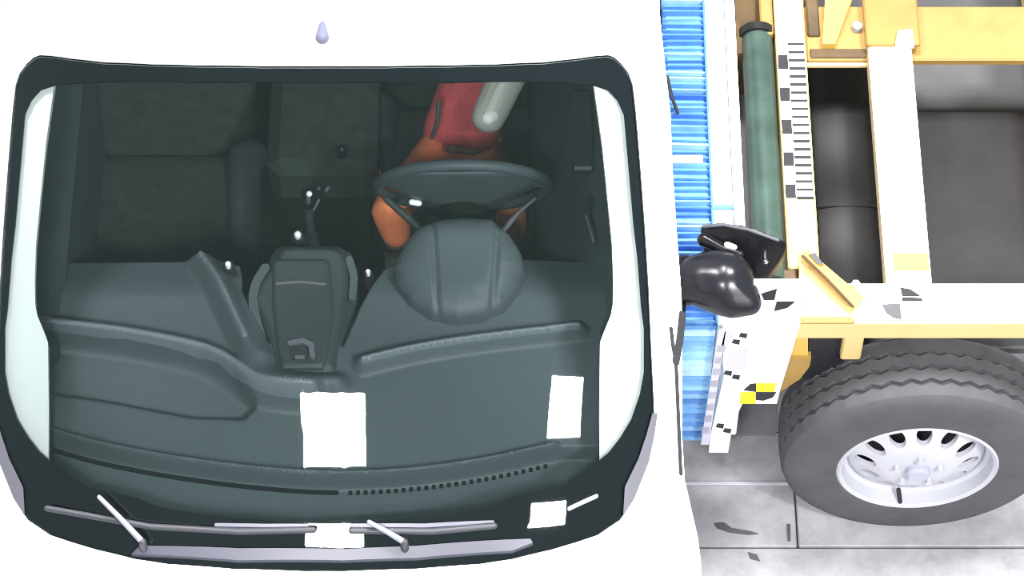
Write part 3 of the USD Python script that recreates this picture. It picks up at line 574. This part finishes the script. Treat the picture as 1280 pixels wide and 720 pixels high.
# leg down to the axle beside the wheel, black box painting the shaded gap, shadowed deck under the frame
leg = part(tr, 'leg', face_px([(984, 412), (1010, 412), (1010, 445), (1000, 470), (980, 486), (972, 490)], YC + 0.02, 0.06), 'yellow_paint', False, label='yellow leg beside the wheel')
part(leg, 'foot_plate', face_px([(982, 448), (1014, 448), (1012, 458), (1000, 474), (975, 490)], YC + 0.012, 0.05), 'orange_paint', False)
part(tr, 'gap_shade_box', box(X(1012, 430, .7), X(1062, 430, .7), YC + 0.03, YC + 0.12, 0.50, 0.715), 'marker_black', False)  # black solid added so the gap looks shaded
part(tr, 'hanger', box(X(1060, 410), X(1086, 410), YC + 0.01, YC + 0.06, 0.62, 0.735), 'pale_yellow_paint', False)
part(tr, 'deck', box(0.55, 1.75, 0.30, 2.1, 0.44, 0.47), 'deck_grey', False)
part(tr, 'outer_beam', box(1.25, 1.36, Y(352), 2.1, 0.60, 0.80, 0.006), 'pale_yellow_paint', False)
part(tr, 'cover_panel', box(rx1 + 0.02, 1.24, Y(350), yt - 0.02, 0.58, 0.60), 'black_cover', False)
fp_ = thing('floor_shade', 'flat grey sheet painting the shaded floor below the white end plate', 'painted shade', (0.53, 0.37, 0.0))  # sheet added to paint the shade on the floor here
part(fp_, 'sheet', top_px([(905, 500), (972, 500), (970, 541), (915, 541)], 0.016, 0.014), 'floor_shade_grey', False)
# ------------------------------------------------------------- the wheel
WC = atz(1147, 588, 0.318); WY0, WW = 0.062, 0.185; RO, RI = 0.320, 0.192
prof = [(0.0, RI - 0.004), (-0.004, RI + 0.006), (-0.002, 0.225), (-0.004, 0.262), (0.003, 0.288), (0.010, 0.302), (0.016, 0.309)]   # (y from the outer face, radius)
w0, w1 = 0.018, WW - 0.018
gro = [0.047, 0.086, 0.125]
tp = [(w0, 0.312)]
flag = [0]
def rad(w): return 0.320 - 0.006 * ((w - WW / 2) / (WW / 2)) ** 2
for g in gro:
    for dw, dr, fl_ in ((-0.0060, 0, 1), (-0.0038, -0.011, 1), (0.0038, -0.011, 1), (0.0060, 0, 1)):
        tp.append((g + dw, rad(g + dw) + dr)); flag.append(fl_)
tp.append((w1, 0.312)); flag.append(0)
full = [(a, b, 0) for a, b in prof] + [(a, b, f_) for (a, b), f_ in zip(tp, flag)] + [(WW - a, b, 0) for a, b in reversed(prof)]
NA = 264; th = np.arange(NA) / NA * 2 * math.pi
tri = 0.0042 * (np.abs(((th * 44 / (2 * math.pi)) % 1) * 4 - 2) - 1)
V = np.zeros((NA, len(full), 3))
for j, (a, r, f_) in enumerate(full):
    V[:, j, 0] = r * np.cos(th); V[:, j, 2] = r * np.sin(th); V[:, j, 1] = a + f_ * tri
idx = np.arange(NA * len(full)).reshape(NA, len(full)); nx = np.roll(idx, -1, 0)
Q = np.stack([idx[:, :-1], nx[:, :-1], nx[:, 1:], idx[:, 1:]], -1).reshape(-1, 4)
Fc = np.vstack([Q[:, [0, 2, 1]], Q[:, [0, 3, 2]]])
ctr = np.array([WC[0], WY0, 0.318])
ty = trimesh.Trimesh(V.reshape(-1, 3) + ctr, Fc, process=False); trimesh.repair.fix_normals(ty)
whl = part(tr, 'wheel', ty, 'rubber', 40, label='grey rubber tyre with zigzag grooves')
# steel rim: lip, barrel and a disc with oval holes
rimp = [(RI, 0.002), (RI - 0.008, -0.004), (RI - 0.016, 0.002), (RI - 0.022, 0.030), (RI - 0.030, 0.036), (RI - 0.034, 0.050), (RI - 0.034, 0.150), (RI - 0.010, 0.175), (RI, 0.180), (RI, 0.002)]
t = lathe_y([(a, b) for a, b in rimp], 96); t.apply_translation(ctr); trimesh.repair.fix_normals(t)
part(whl, 'rim', t, 'rim_white', 30, label='white steel rim')
dp = np.array([(0.0, -0.004), (0.070, -0.004), (0.088, 0.003), (0.150, 0.033), (0.159, 0.042), (0.159, 0.056), (0.148, 0.046), (0.088, 0.016), (0.070, 0.010), (0.0, 0.010)])
cs = CrossSection([np.column_stack([dp[:, 0], -dp[:, 1]])], FillRule.NonZero)
disc = cs.revolve(96)                                          # about its own axis, now z
for k in range(12):
    a = math.radians(90 + 30 * k - 2)
    hole = Manifold.cylinder(0.2, 0.0185, 0.0185, 24, True).scale([1.35, 1.0, 1]).translate([0.121, 0, 0]).rotate([0, 0, math.degrees(a)])
    disc = disc - hole
# z of the disc points out of the face: world -y
disc = disc.transform([[1, 0, 0, ctr[0]], [0, 0, -1, ctr[1]], [0, 1, 0, ctr[2]]])
part(whl, 'disc', disc, 'rim_white', 30, label='white wheel disc with oval holes')
hb = lathe_y([(0.0, -0.022), (0.022, -0.022), (0.028, -0.016), (0.030, 0.0), (0.0, 0.0)], 40); hb.apply_translation(ctr); trimesh.repair.fix_normals(hb)
part(whl, 'hub_cap', hb, 'hub_violet', 30)
for k in range(5):
    a = 2 * math.pi * k / 5 + 0.3; c = ctr + [0.053 * math.cos(a), 0.002, 0.053 * math.sin(a)]
    part(whl, 'wheel_nut', Manifold.cylinder(0.018, 0.010, 0.009, 6).rotate([90, 0, 0]).translate([float(v) for v in c]), 'rim_white', 20)
drum = lathe_y([(0, 0.07), (0.155, 0.07), (0.155, 0.16), (0, 0.16), (0, 0.07)], 40); drum.apply_translation(ctr); trimesh.repair.fix_normals(drum)
part(whl, 'brake_drum', drum, 'marker_black', 30)
va = ctr + [-0.026, 0.012, -0.160]
part(whl, 'valve', chain([va + [-0.002, 0.01, 0.018], va + [0.004, -0.006, -0.012]], 0.0055, 10), 'marker_black', 60)
part(tr, 'axle', Manifold.cylinder(1.4, 0.03, 0.03, 24).rotate([0, 0, 0]).rotate([-90, 0, 0]).translate([float(ctr[0]), 0.2, 0.318]), 'deck_grey', 30)
